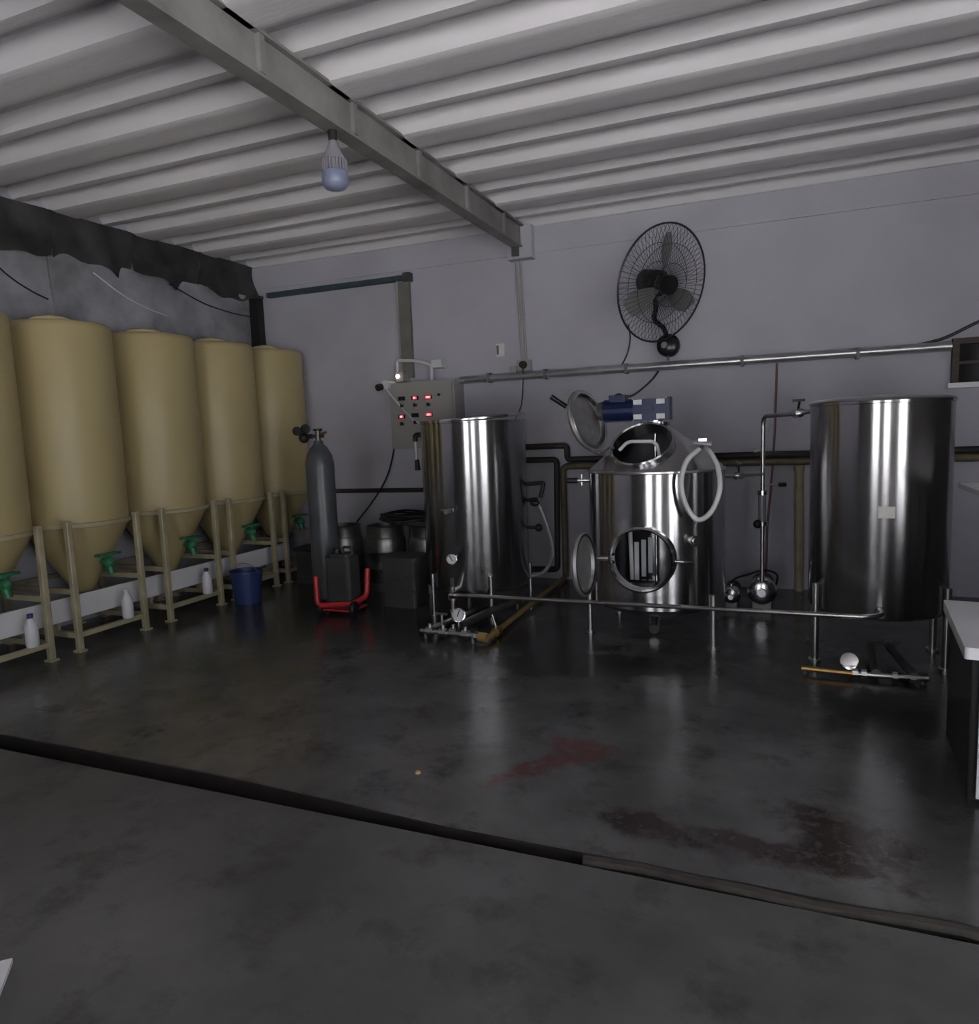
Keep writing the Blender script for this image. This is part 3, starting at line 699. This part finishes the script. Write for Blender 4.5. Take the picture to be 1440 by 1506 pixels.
for x, y, z in ((-1.165, 4.50, .33), (-.375, 4.33, .33), (-1.08, 5.02, .3), (-.43, 5.0, .3)):
    r = .017 if x < -.5 else .024
    lg = MB().cyl((x, y, 0), (x, y, z), r, seg=12).build('leg', 'steelin', K)
    MB().cyl((x, y, 0), (x, y, .014), r + .014, seg=12).build('foot', 'steelin', lg)
v = MB().cyl((kx, ky - .02, .125), (kx, ky - .10, .07), .036, seg=12).cyl((kx, ky - .10, .075), (kx + .015, ky - .22, .045), .032, seg=12).build('drain_valve', 'steelin', K)
MB().cyl((kx, ky - .17, .06), (kx + .0, ky - .19, .125), .010, seg=8).build('drain_lever', 'black', v)
a = math.radians(-52); p = Vector((kx + KR * math.cos(a), ky + KR * math.sin(a), .645)); n = Vector((math.cos(a), math.sin(a), 0))
MB().cyl(p, p + n * .055, .022, seg=14).cyl(p + n * .03, p + n * .045, .034, seg=14).build('sensor_port', 'polish', K)
a = math.radians(192); p = Vector((kx + KR * math.cos(a), ky + KR * math.sin(a), .99)); n = Vector((-1, -.15, 0)).normalized()
v = MB().cyl(p - n * .01, p + n * .09, .014, seg=10).cyl(p + n * .05 + Vector((0, 0, -.035)), p + n * .05 + Vector((0, 0, .04)), .010, seg=8).build('inlet_valve', 'steelin', K)
MB().cyl(p + n * .075, p + n * .145, .018, seg=10).build('valve_grip', 'black', v)
cr = Vector((kx + .30, ky - .10, 1.19))
v = MB().cyl(Vector((kx + .24, ky - .03, 1.16)), cr, .016, seg=10).cyl(cr + Vector((-.05, 0, .03)), cr + Vector((.06, -.01, .02)), .012, seg=8).box(cr + Vector((-.02, -.01, .03)), cr + Vector((.03, .01, .055))).build('hose_tap', 'steelin', K)
pts = [cr, cr + Vector((-.04, -.10, -.03))]
hp = [(-.460, 4.40, 1.185), (-.520, 4.30, 1.12), (-.545, 4.26, 1.00), (-.52, 4.26, .87), (-.455, 4.26, .785), (-.38, 4.27, .83), (-.335, 4.29, .95), (-.345, 4.33, 1.07), (-.39, 4.40, 1.155), (-.43, 4.50, 1.19)]
tag(MB().tube(spline(hp, 6), .0155, 10).build('vinyl_hose', 'hose'), 'milky white hose hanging in a loop on the right of the kettle', 'hose')

# long steel transfer pipe along the front of the vessels
t = thing('transfer_pipe', 'long thin steel pipe running low in front of the kettle between the tanks', 'pipe', (-.8, 4.15, .29))
MB().tube(arc([(-2.12, 4.42, .214), (.40, 3.922, .352), (.47, 4.0, .345), (.48, 4.13, .34)], .06), .0135, 10).build('pipe', 'steelin', t)
MB().cyl((-2.13, 4.422, .213), (-2.09, 4.414, .216), .026, seg=12).build('union_nut', 'polish', t)

# ------------------------------------------------------------------ right steel tank
rx, ry, RR = .487, 4.45, .347
t = thing('steel_tank', 'tall dark steel tank with a small white sticker, right of the vessels', 'tank', (rx, ry, 0))
MB().lathe([(.0, .27), (.28, .27), (RR - .015, .285), (RR, .305), (RR, 1.405), (RR + .008, 1.408), (RR + .008, 1.42), (RR - .012, 1.42), (RR - .012, .32), (.0, .30)], 96, (rx, ry, 0)).build('body', 'steel', t)
MB().lathe([(0, 1.455), (.18, 1.452), (.30, 1.44), (.345, 1.43), (.352, 1.422), (0, 1.422)], 72, (rx, ry, 0)).build('lid', 'steelin', t)
for a in (-2.62, -.52, .52, 2.62):
    x, y = rx + (RR + .014) * math.cos(a), ry + (RR + .014) * math.sin(a)
    lg = MB().cyl((x, y, 0), (x, y, .44), .019, seg=12).build('leg', 'steelin', t)
    MB().cyl((x, y, 0), (x, y, .012), .034, seg=12).build('foot', 'steelin', lg)
b = MB(); a0 = -96; vs = []; fs = []
for k in range(5):
    a = math.radians(a0 + k * 3.2)
    for rr in (RR + .0005, RR + .003):
        for z in (.825, .885): vs.append((rx + rr * math.cos(a), ry + rr * math.sin(a), z))
for k in range(4):
    o = k * 4; q = o + 4
    fs += [(o + 2, q + 2, q + 3, o + 3), (o, o + 1, q + 1, q), (o + 1, o + 3, q + 3, q + 1), (o, q, q + 2, o + 2)]
fs += [(0, 2, 3, 1), (16, 17, 19, 18)]
b.add(vs, fs).build('sticker', 'paper', t)
v = MB().cyl((rx - .02, ry - RR, .34), (rx - .02, ry - RR - .05, .335), .022, seg=12).build('outlet', 'steelin', t)
t = thing('gas_burner', 'brass gas burner pipe with shiny fitting on the floor under the right tank', 'burner', (.38, 4.05, 0))
MB().tube([(.10, 4.02, .03), (.36, 4.0, .03)], .015, 10).build('manifold_pipe', 'brass', t)
MB().tube([(.36, 4.0, .03), (.68, 4.0, .035)], .014, 10).build('feed_pipe', 'steelin', t)
for x in (.34, .38, .52, .60): MB().cyl((x, 4.0, .032), (x + .025, 4.0, .032), .026, seg=8).build('pipe_fitting', 'steelin', t)
MB().tube([(.45, 4.0, .04), (.47, 4.45, .06)], .024, 10).build('burner_tube', 'steeldark', t)
MB().tube([(.62, 4.0, .04), (.56, 4.45, .06)], .024, 10).build('burner_tube', 'steeldark', t)
g = MB().cyl((.33, 4.06, .02), (.33, 4.06, .06), .012, seg=8).lathe([(0, 0), (.04, 0), (.044, .008), (.044, .026), (.036, .028), (0, .028)], 20, (.33, 4.05, .075), (-.1, -1, .5)).build('gauge', 'polish', t)
MB().cyl((.33, 4.02, 0), (.33, 4.06, .05), .008, seg=8).build('gauge_stem', 'brass', t)
for x in (.12, .66): MB().cyl((x, 4.015, 0), (x, 4.015, .03), .014, seg=8).build('support', 'steeldark', t)

# ------------------------------------------------------------------ recirculation pipework and pumps between kettle and right tank
PYY = 5.25; px_ = -.1275
t = thing('recirculation_piping', 'thin steel pipework with valves between kettle and right tank', 'piping', (px_, PYY, 0))
MB().tube(arc([(px_, PYY, .22), (px_, PYY, 1.366), (.04, 4.95, 1.372), (.15, 4.58, 1.382)], .06), .014, 10).build('riser_pipe', 'steelin', t)
MB().tube([(px_, PYY, .975), (-.36, 4.86, .99)], .0125, 10).build('kettle_branch', 'steelin', t)
MB().cyl((px_ - .004, PYY, .845), (px_ - .004, PYY, .63), .026, seg=16).build('sight_glass', 'greyhose', t)
for z in (.845, .63): MB().cyl((px_, PYY, z - .012), (px_, PYY, z + .016), .036, seg=14).build('clamp', 'polish', t)
v = MB().cyl((px_ - .05, PYY - .03, .632), (px_ + .0, PYY, .632), .012, seg=8).ball((px_ - .03, PYY - .03, .632), .03, 10).build('black_knob', 'black', t)
v = MB().cyl((px_, PYY, .905), (px_ + .10, PYY, .90), .006, seg=8).build('side_valve', 'steelin', t)
MB().cyl((px_ + .10, PYY, .902), (px_ + .15, PYY, .902), .014, seg=8).build('valve_grip', 'black', v)
v = MB().cyl((-.285, 4.985, .983), (-.255, 5.035, .982), .026, seg=10).build('branch_valve', 'polish', t)
MB().cyl((-.27, 5.01, .98), (-.27, 5.0, 1.055), .007, seg=8).cyl((-.285, 5.0, 1.05), (-.25, 5.0, 1.06), .012, seg=8).build('valve_lever', 'black', v)
v = MB().cyl((.065, 4.865, 1.375), (.095, 4.765, 1.378), .028, seg=10).build('tank_valve', 'polish', t)
MB().cyl((.08, 4.81, 1.38), (.09, 4.78, 1.45), .008, seg=8).box((.05, 4.76, 1.445), (.12, 4.79, 1.46)).build('valve_lever', 'black', v)
def pump(x, y, z, r, lab):
    t = thing('transfer_pump', lab, 'pump', (x, y, 0), 'stainless pumps on the floor behind the kettle')
    MB().lathe([(0, .05), (r * .55, .048), (r * .85, .035), (r, .012), (r, -.03), (r * .9, -.05), (0, -.05)], 32, (x, y, z), (.05, -1, .05)).build('pump_head', 'polish', t)
    MB().cyl((x, y - .05, z), (x, y - .09, z), r * .28, seg=14).build('inlet', 'polish', t)
    MB().cyl((x, y + .04, z), (x, y + .26, z), r * .8, seg=24).build('motor', 'black', t)
    MB().rbox((x - r * .7, y - .02, 0), (x + r * .7, y + .24, z - r * .55), .01).build('base', 'steeldark', t)
    MB().cyl((x, y, z + r * .9), (x, y, z + r * 1.25), .017, seg=10).build('outlet', 'polish', t)
    return t
pump(-.335, 5.32, .105, .065, 'small stainless pump on the floor right behind the kettle leg')
pump(-.13, 5.32, .145, .10, 'larger round stainless pump under the vertical steel riser pipe')
tag(MB().tube(spline([(-.335, 5.32, .19), (-.30, 5.25, .24), (-.22, 5.25, .27), (-.13, 5.42, .27), (-.05, 5.4, .26), (-.03, 5.45, .2), (-.08, 5.55, .03)]), .008, 6).build('pump_cable', 'black'), 'thin black cable curling over the two pumps', 'cable')
tag(MB().tube(spline([(-.05, 6.04, 1.77), (-.06, 6.04, 1.3), (-.08, 6.04, .9), (-.11, 6.04, .5), (-.12, 6.0, .05)]), .008, 6).build('wall_cable', mat('dull_red_cable', (.16, .05, .045), .5)), 'thin reddish cable hanging down the rear wall behind the riser pipe', 'cable')
t = thing('drain_stack', 'cream vertical pipe on the rear wall left of the right tank', 'pipe', (.13, 6.02, 0))
MB().cyl((.125, 6.02, 0), (.115, 6.02, .975), .034, seg=14).build('pipe', 'creamframe', t)
MB().cyl((.115, 6.015, .94), (.115, 6.015, .985), .040, seg=14).build('collar', 'creamframe', t)

# ------------------------------------------------------------------ rear wall fittings
t = thing('conduit_rail', 'long bright metal conduit running along the rear wall under the fan', 'conduit', (-.8, 5.99, 1.80))
MB().tube([(-2.70, 5.995, 1.797), (1.09, 5.995, 1.808)], .034, 14).build('conduit', 'rail', t)
for x in (-2.42, -1.9, -1.2, -.3, .5):
    MB().box((x - .012, 5.957, 1.76), (x + .012, 6.048, 1.842)).build('clip', 'browngrey', t)
t = thing('wall_fan', 'large round wall fan with wire guard and black motor', 'fan', (-.85, 5.95, 1.95))
fc, fd = Vector((-.842, 5.60, 2.375)), Vector((.765, -.573, -.295)).normalized()
q = Vector((0, 0, 1)).rotation_difference(fd).to_matrix()
def fp(u, w, h): return fc + q @ Vector((u, w, h))
FR = .425
b = MB()
for rr, h in ((FR, 0), (FR * .68, .055), (FR * .36, .085), (FR * .68, -.05), (FR * .36, -.07)):
    b.tube([fp(rr * math.cos(a), rr * math.sin(a), h) for a in [2 * PI * k / 48 for k in range(48)]], .0075 if h == 0 else .0022, 6, closed=True)
for k in range(64):
    a = 2 * PI * k / 64
    for sg in (1, -1):
        b.tube([fp(rr * math.cos(a), rr * math.sin(a), sg * h) for rr, h in ((.07, .088), (FR * .36, .085), (FR * .68, .055), (FR * .9, .025), (FR, 0))], .0016, 4)
b.build('wire_guard', 'guard', t)
MB().lathe([(0, .092), (.07, .09), (.072, .082), (0, .08)], 24, fc, fd).build('badge_plate', 'blackgloss', t)
for k in range(3):
    a0 = 2 * PI * k / 3 + .5; vs = []; nr, nc = 8, 6
    for side in (0, 1):
        for i in range(nr + 1):
            r = .06 + (.36 - .06) * i / nr; wd = .16 + .42 * math.sin(PI * min(1, i / nr * .85 + .1))
            for j in range(nc + 1):
                a = a0 + (j / nc - .5) * wd * 1.15; h = (j / nc - .5) * .055 - .005 * side
                vs.append(fp(r * math.cos(a), r * math.sin(a), h))
    fs = []; o = (nr + 1) * (nc + 1)
    for i in range(nr):
        for j in range(nc):
            p = i * (nc + 1) + j; fs += [(p, p + 1, p + nc + 2, p + nc + 1), (o + p, o + p + nc + 1, o + p + nc + 2, o + p + 1)]
    MB().add(vs, fs, True).build('blade', 'blade', t)
MB().cyl(fp(0, 0, -.03), fp(0, 0, .05), .07, seg=24).build('hub', 'black', t)
mo = MB().cyl(fp(0, 0, -.03), fp(0, 0, -.20), .095, .085, seg=28).build('motor', 'black', t)
MB().cyl(fp(0, 0, -.20), fp(0, 0, -.225), .085, .05, seg=24).build('motor_cap', 'blackgloss', mo)
mb = Vector((-.85, 5.93, 1.955))
MB().tube(spline([mb + Vector((0, .0, .02)), mb + Vector((-.03, -.04, .13)), mb + Vector((-.09, -.10, .2)), mb + Vector((-.07, -.16, .30)), fp(0, 0, -.12) + Vector((0, 0, -.06))]), .020, 10).build('support_arm', 'blackgloss', t)
bs = MB().lathe([(0, .06), (.06, .055), (.088, .03), (.092, .0), (.085, -.05), (.07, -.12), (0, -.12)], 24, mb, (0, -1, .1)).build('wall_bracket', 'blackgloss', t)
MB().cyl(mb + Vector((-.02, -.06, .0)), mb + Vector((-.025, -.075, .0)), .025, seg=14).build('control_knob', 'rail', bs)
MB().cyl(mb + Vector((.0, -.03, -.08)), mb + Vector((.0, -.03, -.12)), .010, seg=8).build('pull_switch', 'steeldark', bs)
tag(MB().tube(spline([(-1.19, 6.045, 2.16), (-1.175, 6.04, 2.05), (-1.20, 6.04, 1.93), (-1.245, 6.03, 1.835)]), .0065, 6).build('fan_cable', 'greybox'), 'thin cable hanging from the fan down to the metal conduit', 'cable')
tag(MB().tube(spline([(-.945, 6.02, 1.765), (-.97, 5.8, 1.68), (-.98, 5.2, 1.56), (-.97, 4.8, 1.53), (-1.0, 4.74, 1.545), (-1.03, 4.72, 1.53)]), .008, 6).build('motor_cable', 'black'), 'black cable from the conduit down to the blue kettle motor', 'cable')

t = thing('control_panel', 'beige steel control box with glowing red displays behind the left tank', 'control panel', (-3.03, 6.0, 1.2))
PX0, PX1, PZ0, PZ1, PY = -3.355, -2.70, 1.20, 1.80, 5.85
MB().box((PX0, PY, PZ0), (PX1, YB, PZ1)).build('enclosure', 'beige', t)
MB().box((PX0 + .02, PY - .012, PZ0 + .02), (PX1 - .02, PY, PZ1 - .02)).build('door', 'beige', t)
for i, (x, z, on) in enumerate(((-3.224, 1.655, 0), (-3.086, 1.655, 1), (-2.953, 1.655, 2), (-3.23, 1.492, 1), (-3.093, 1.50, 0), (-2.953, 1.50, 3))):
    d = MB().box((x - .034, PY - .024, z - .018), (x + .034, PY - .012, z + .018)).build('controller', 'blackgloss', t)
    if on:
        w = .03 if on > 1 else .02
        e = MB().box((x - w, PY - .027, z - .014), (x + w, PY - .024, z + .014)).build('display', 'led', d)
        for k in range(3 if on > 1 else 2):
            MB().box((x - .014 + k * .012, PY - .029, z - .008), (x - .007 + k * .012, PY - .027, z + .008)).build('digit', 'ledhot', d)
    kn = MB().cyl((x, PY - .012, z - .065), (x, PY - .035, z - .065), .014, seg=12).box((x - .004, PY - .045, z - .082), (x + .004, PY - .035, z - .048)).build('selector_knob', 'black', t)
MB().cyl((-2.845, PY - .012, 1.672), (-2.845, PY - .03, 1.672), .012, seg=12).build('door_lock', 'black', t)
t = thing('security_camera', 'small white security camera with black lens, left above the control box', 'camera', (-3.38, 6.0, 1.8))
MB().rbox((-3.415, 5.80, 1.745), (-3.335, 5.95, 1.825), .025, axis='Y').build('housing', 'white', t)
MB().cyl((-3.41, 5.80, 1.77), (-3.425, 5.755, 1.76), .032, seg=18).build('lens', 'blackgloss', t)
MB().tube(arc([(-3.37, 5.93, 1.80), (-3.37, 6.0, 1.83), (-3.36, 6.06, 1.95)], .03), .011, 8).build('bracket', 'white', t)
t = thing('indicator_box', 'small pale switch box with a lit lamp above the control box', 'switch', (-3.28, 5.95, 1.86))
MB().box((-3.33, 5.93, 1.815), (-3.25, 6.06, 1.905)).build('box', 'beige', t)
MB().lathe([(0, .02), (.015, .018), (.019, .008), (.019, 0)], 14, (-3.305, 5.93, 1.865), (0, -1, 0)).build('lamp', 'lamp', t)
t = thing('pvc_conduit', 'white plastic conduit arm bending down onto the control box', 'conduit', (-3.1, 5.98, 2.0))
MB().tube(arc([(-3.36, 6.03, 1.86), (-3.36, 6.02, 2.02), (-3.14, 5.99, 2.0), (-2.965, 5.96, 1.945), (-2.965, 5.95, 1.80)], .03), .016, 10).build('pipe', 'white', t)
MB().box((-2.96, 5.94, 1.92), (-2.86, 6.06, 1.99)).build('junction_block', 'white', t)
tag(MB().tube(spline([(-3.37, 5.80, 1.76), (-3.30, 5.82, 1.66), (-3.19, 5.82, 1.54), (-3.10, 5.83, 1.45), (-3.02, 5.83, 1.42)]), .007, 6).build('camera_cord', 'white'), 'white cord slanting across the front of the control box', 'cable')
tag(MB().tube(spline([(-3.40, 6.04, 1.55), (-3.41, 6.03, 1.35), (-3.50, 6.02, 1.0), (-3.62, 5.95, .75), (-3.75, 5.75, .50), (-3.80, 5.55, .345)]), .008, 6).build('power_cord', 'black'), 'thin black cord dropping from the control box to behind the kegs', 'cable')
t = thing('wall_shade_strip', 'flat brown-grey vertical painted duct on the rear wall above the control box', 'duct', (-3.25, 6.04, 1.85))
MB().box((-3.315, 6.02, 1.85), (-3.195, 6.06, 2.76)).build('duct', 'browngrey', t)  # flat strip coloured to carry the shading of a wall groove
MB().box((-3.325, 6.015, 1.85), (-3.305, 6.02, 2.76)).build('shade_strip_edge', 'beige', t)
t = thing('wall_batten', 'slate-blue batten high on the rear wall left of the roof beam', 'batten', (-4.0, 6.03, 2.75))
MB().box((-4.79, 6.0, 2.735), (-3.20, 6.06, 2.78)).build('batten', 'bluewood', t)
MB().box((-3.24, 5.99, 2.72), (-3.17, 6.06, 2.80)).build('end_bracket', 'steeldark', t)
t = thing('wall_conduit', 'thin double conduit dropping from the roof beam to a socket box', 'conduit', (-2.12, 6.03, 1.93))
for dx in (-.02, .02): MB().cyl((-2.13 + dx, 6.045, 2.80), (-2.105 + dx, 6.045, 1.92), .012, seg=8).build('pipe', 'beige', t)
t = thing('socket_box', 'grey wall socket box with a black plug on the conduit', 'socket', (-2.1, 6.0, 1.87))
MB().box((-2.155, 5.99, 1.845), (-2.035, 6.06, 1.935)).build('box', 'beige', t)
MB().lathe([(0, .04), (.03, .035), (.035, .0)], 16, (-2.095, 5.99, 1.893), (0, -1, 0)).build('plug', 'black', t)
MB().box((-2.23, 6.0, 1.835), (-2.165, 6.06, 1.89)).build('side_box', 'beige', t)
tag(MB().tube(spline([(-2.09, 5.96, 1.87), (-2.10, 5.98, 1.75), (-2.13, 6.0, 1.55), (-2.2, 5.95, 1.38)]), .005, 6).build('plug_cord', 'black'), 'thin cord from the wall socket down behind the left steel tank', 'cable')
t = thing('wall_switch', 'small pale switch box alone on the rear wall left of the socket', 'switch', (-2.325, 6.04, 2.04))
MB().rbox((-2.362, 6.035, 1.985), (-2.29, 6.06, 2.095), .006, axis='Y').build('box', 'white', t)
MB().box((-2.355, 6.028, 2.0), (-2.335, 6.035, 2.08)).build('rocker', 'browngrey', t)
# dark opening at the right end of the conduit
w = struct(MB().box((1.10, 6.0, 1.55), (1.14, 6.058, 1.86)).box((1.14, 6.0, 1.82), (2.0, 6.058, 1.86)).box((1.96, 6.0, 1.55), (2.0, 6.058, 1.82)).build('window_1', 'wood'), 'small dark window at the right end of the conduit')
MB().box((1.14, 6.035, 1.55), (1.96, 6.055, 1.82)).build('pane', 'glass', w)
MB().box((1.14, 6.01, 1.68), (1.96, 6.035, 1.70)).build('glazing_bar', 'wood', w)
MB().box((1.07, 5.95, 1.515), (2.03, 6.058, 1.55)).build('window_sill', 'whitepaint', w)
tag(MB().tube(spline([(.90, 6.04, 1.835), (1.05, 6.04, 1.87), (1.2, 6.04, 1.94), (1.5, 6.04, 2.1), (1.8, 6.04, 2.45), (1.9, 6.03, 3.04)]), .011, 6).build('corner_cable', 'black'), 'black cable rising to the right edge above the dark window', 'cable')

# bulb hanging under the roof beam
t = thing('led_bulb', 'unlit white ribbed bulb hanging under the roof beam', 'bulb', (-2.115, 3.25, 2.868))
bx, by = -2.115, 3.25
MB().cyl((bx, by, 2.868), (bx, by, 2.815), .024, .02, seg=14).build('socket', 'black', t)
MB().lathe([(0, 2.82), (.02, 2.82), (.026, 2.80), (.045, 2.76), (.058, 2.73), (.058, 2.725), (0, 2.725)], 24, (bx, by, 0)).build('neck', 'bulb', t)
MB().lathe([(0, 2.725), (.05, 2.725), (.05, 2.67), (0, 2.67)], 24, (bx, by, 0)).build('heat_sink', 'bulb', t)
for k in range(24):
    a = 2 * PI * k / 24
    MB().box((.045, -.003, 2.668), (.066, .003, 2.728), mtx=Matrix.Translation((bx, by, 0)) @ Matrix.Rotation(a, 4, 'Z')).build('rib', 'bulb', t)
MB().lathe([(.062, 2.67), (.068, 2.655), (.066, 2.61), (.05, 2.59), (.02, 2.58), (0, 2.578)], 24, (bx, by, 0)).build('diffuser', mat('bluish_diffuser', (.24, .27, .40), .3), t)

# ------------------------------------------------------------------ right-hand edge: white chest and white table; lower left: white box
t = thing('bench', 'white-topped bench with shaded side coloured black at the right edge in front of the dark tank', 'bench', (1.0, 3.1, 0))
RZ = math.radians(-5)
MB().rbox((.605, 2.745, .515), (1.435, 3.455, .556), .012, rz=RZ).build('bench_top', 'whitepaint', t)
MB().rbox((.63, 2.79, 0), (1.41, 3.43, .515), .01, rz=RZ).build('cabinet', 'black', t)  # black stands for the shade on the bench side
MB().box((.655, 2.755, .02), (1.38, 2.77, .515), rz=RZ, piv=(1.02, 3.1, 0)).build('front_panel', 'white', t)
t = thing('work_table', 'white-topped high table at the right edge beside the dark tank', 'table', (1.25, 3.9, 0))
MB().rbox((.80, 3.62, .975), (1.65, 4.15, 1.0), .012).build('table_top', 'whitepaint', t)
for x in (1.06, 1.61):
    for y in (3.66, 4.12): MB().box((x - .02, y - .02, 0), (x + .02, y + .02, .975)).build('leg', 'steeldark', t)
MB().box((1.08, 4.10, .90), (1.59, 4.13, .975)).build('apron', 'steeldark', t)
t = thing('white_board', 'bright white board corner lying on the floor at the lower left', 'board', (-2.0, .9, 0))
mt_ = Matrix.Translation((-1.87, 1.125, 0)) @ Matrix.Rotation(math.radians(-47), 4, 'Z')
MB().rbox((0, -.5, 0), (.6, 0, .012), .004, mtx=mt_).build('panel', 'whitepaint', t)
MB().rbox((.0, -.5, .012), (.6, -.48, .02), .004, mtx=mt_).build('edge_strip', 'white', t)
t = tag(MB().lathe([(0, .008), (.008, .008), (.010, .005), (.011, 0), (0, 0)], 16, (-1.335, 2.394, 0)).build('bottle_cap', 'orange'), 'tiny orange cap lying on the wet floor', 'cap')

for o in bpy.data.objects:
    if '_base' in o: del o['_base']
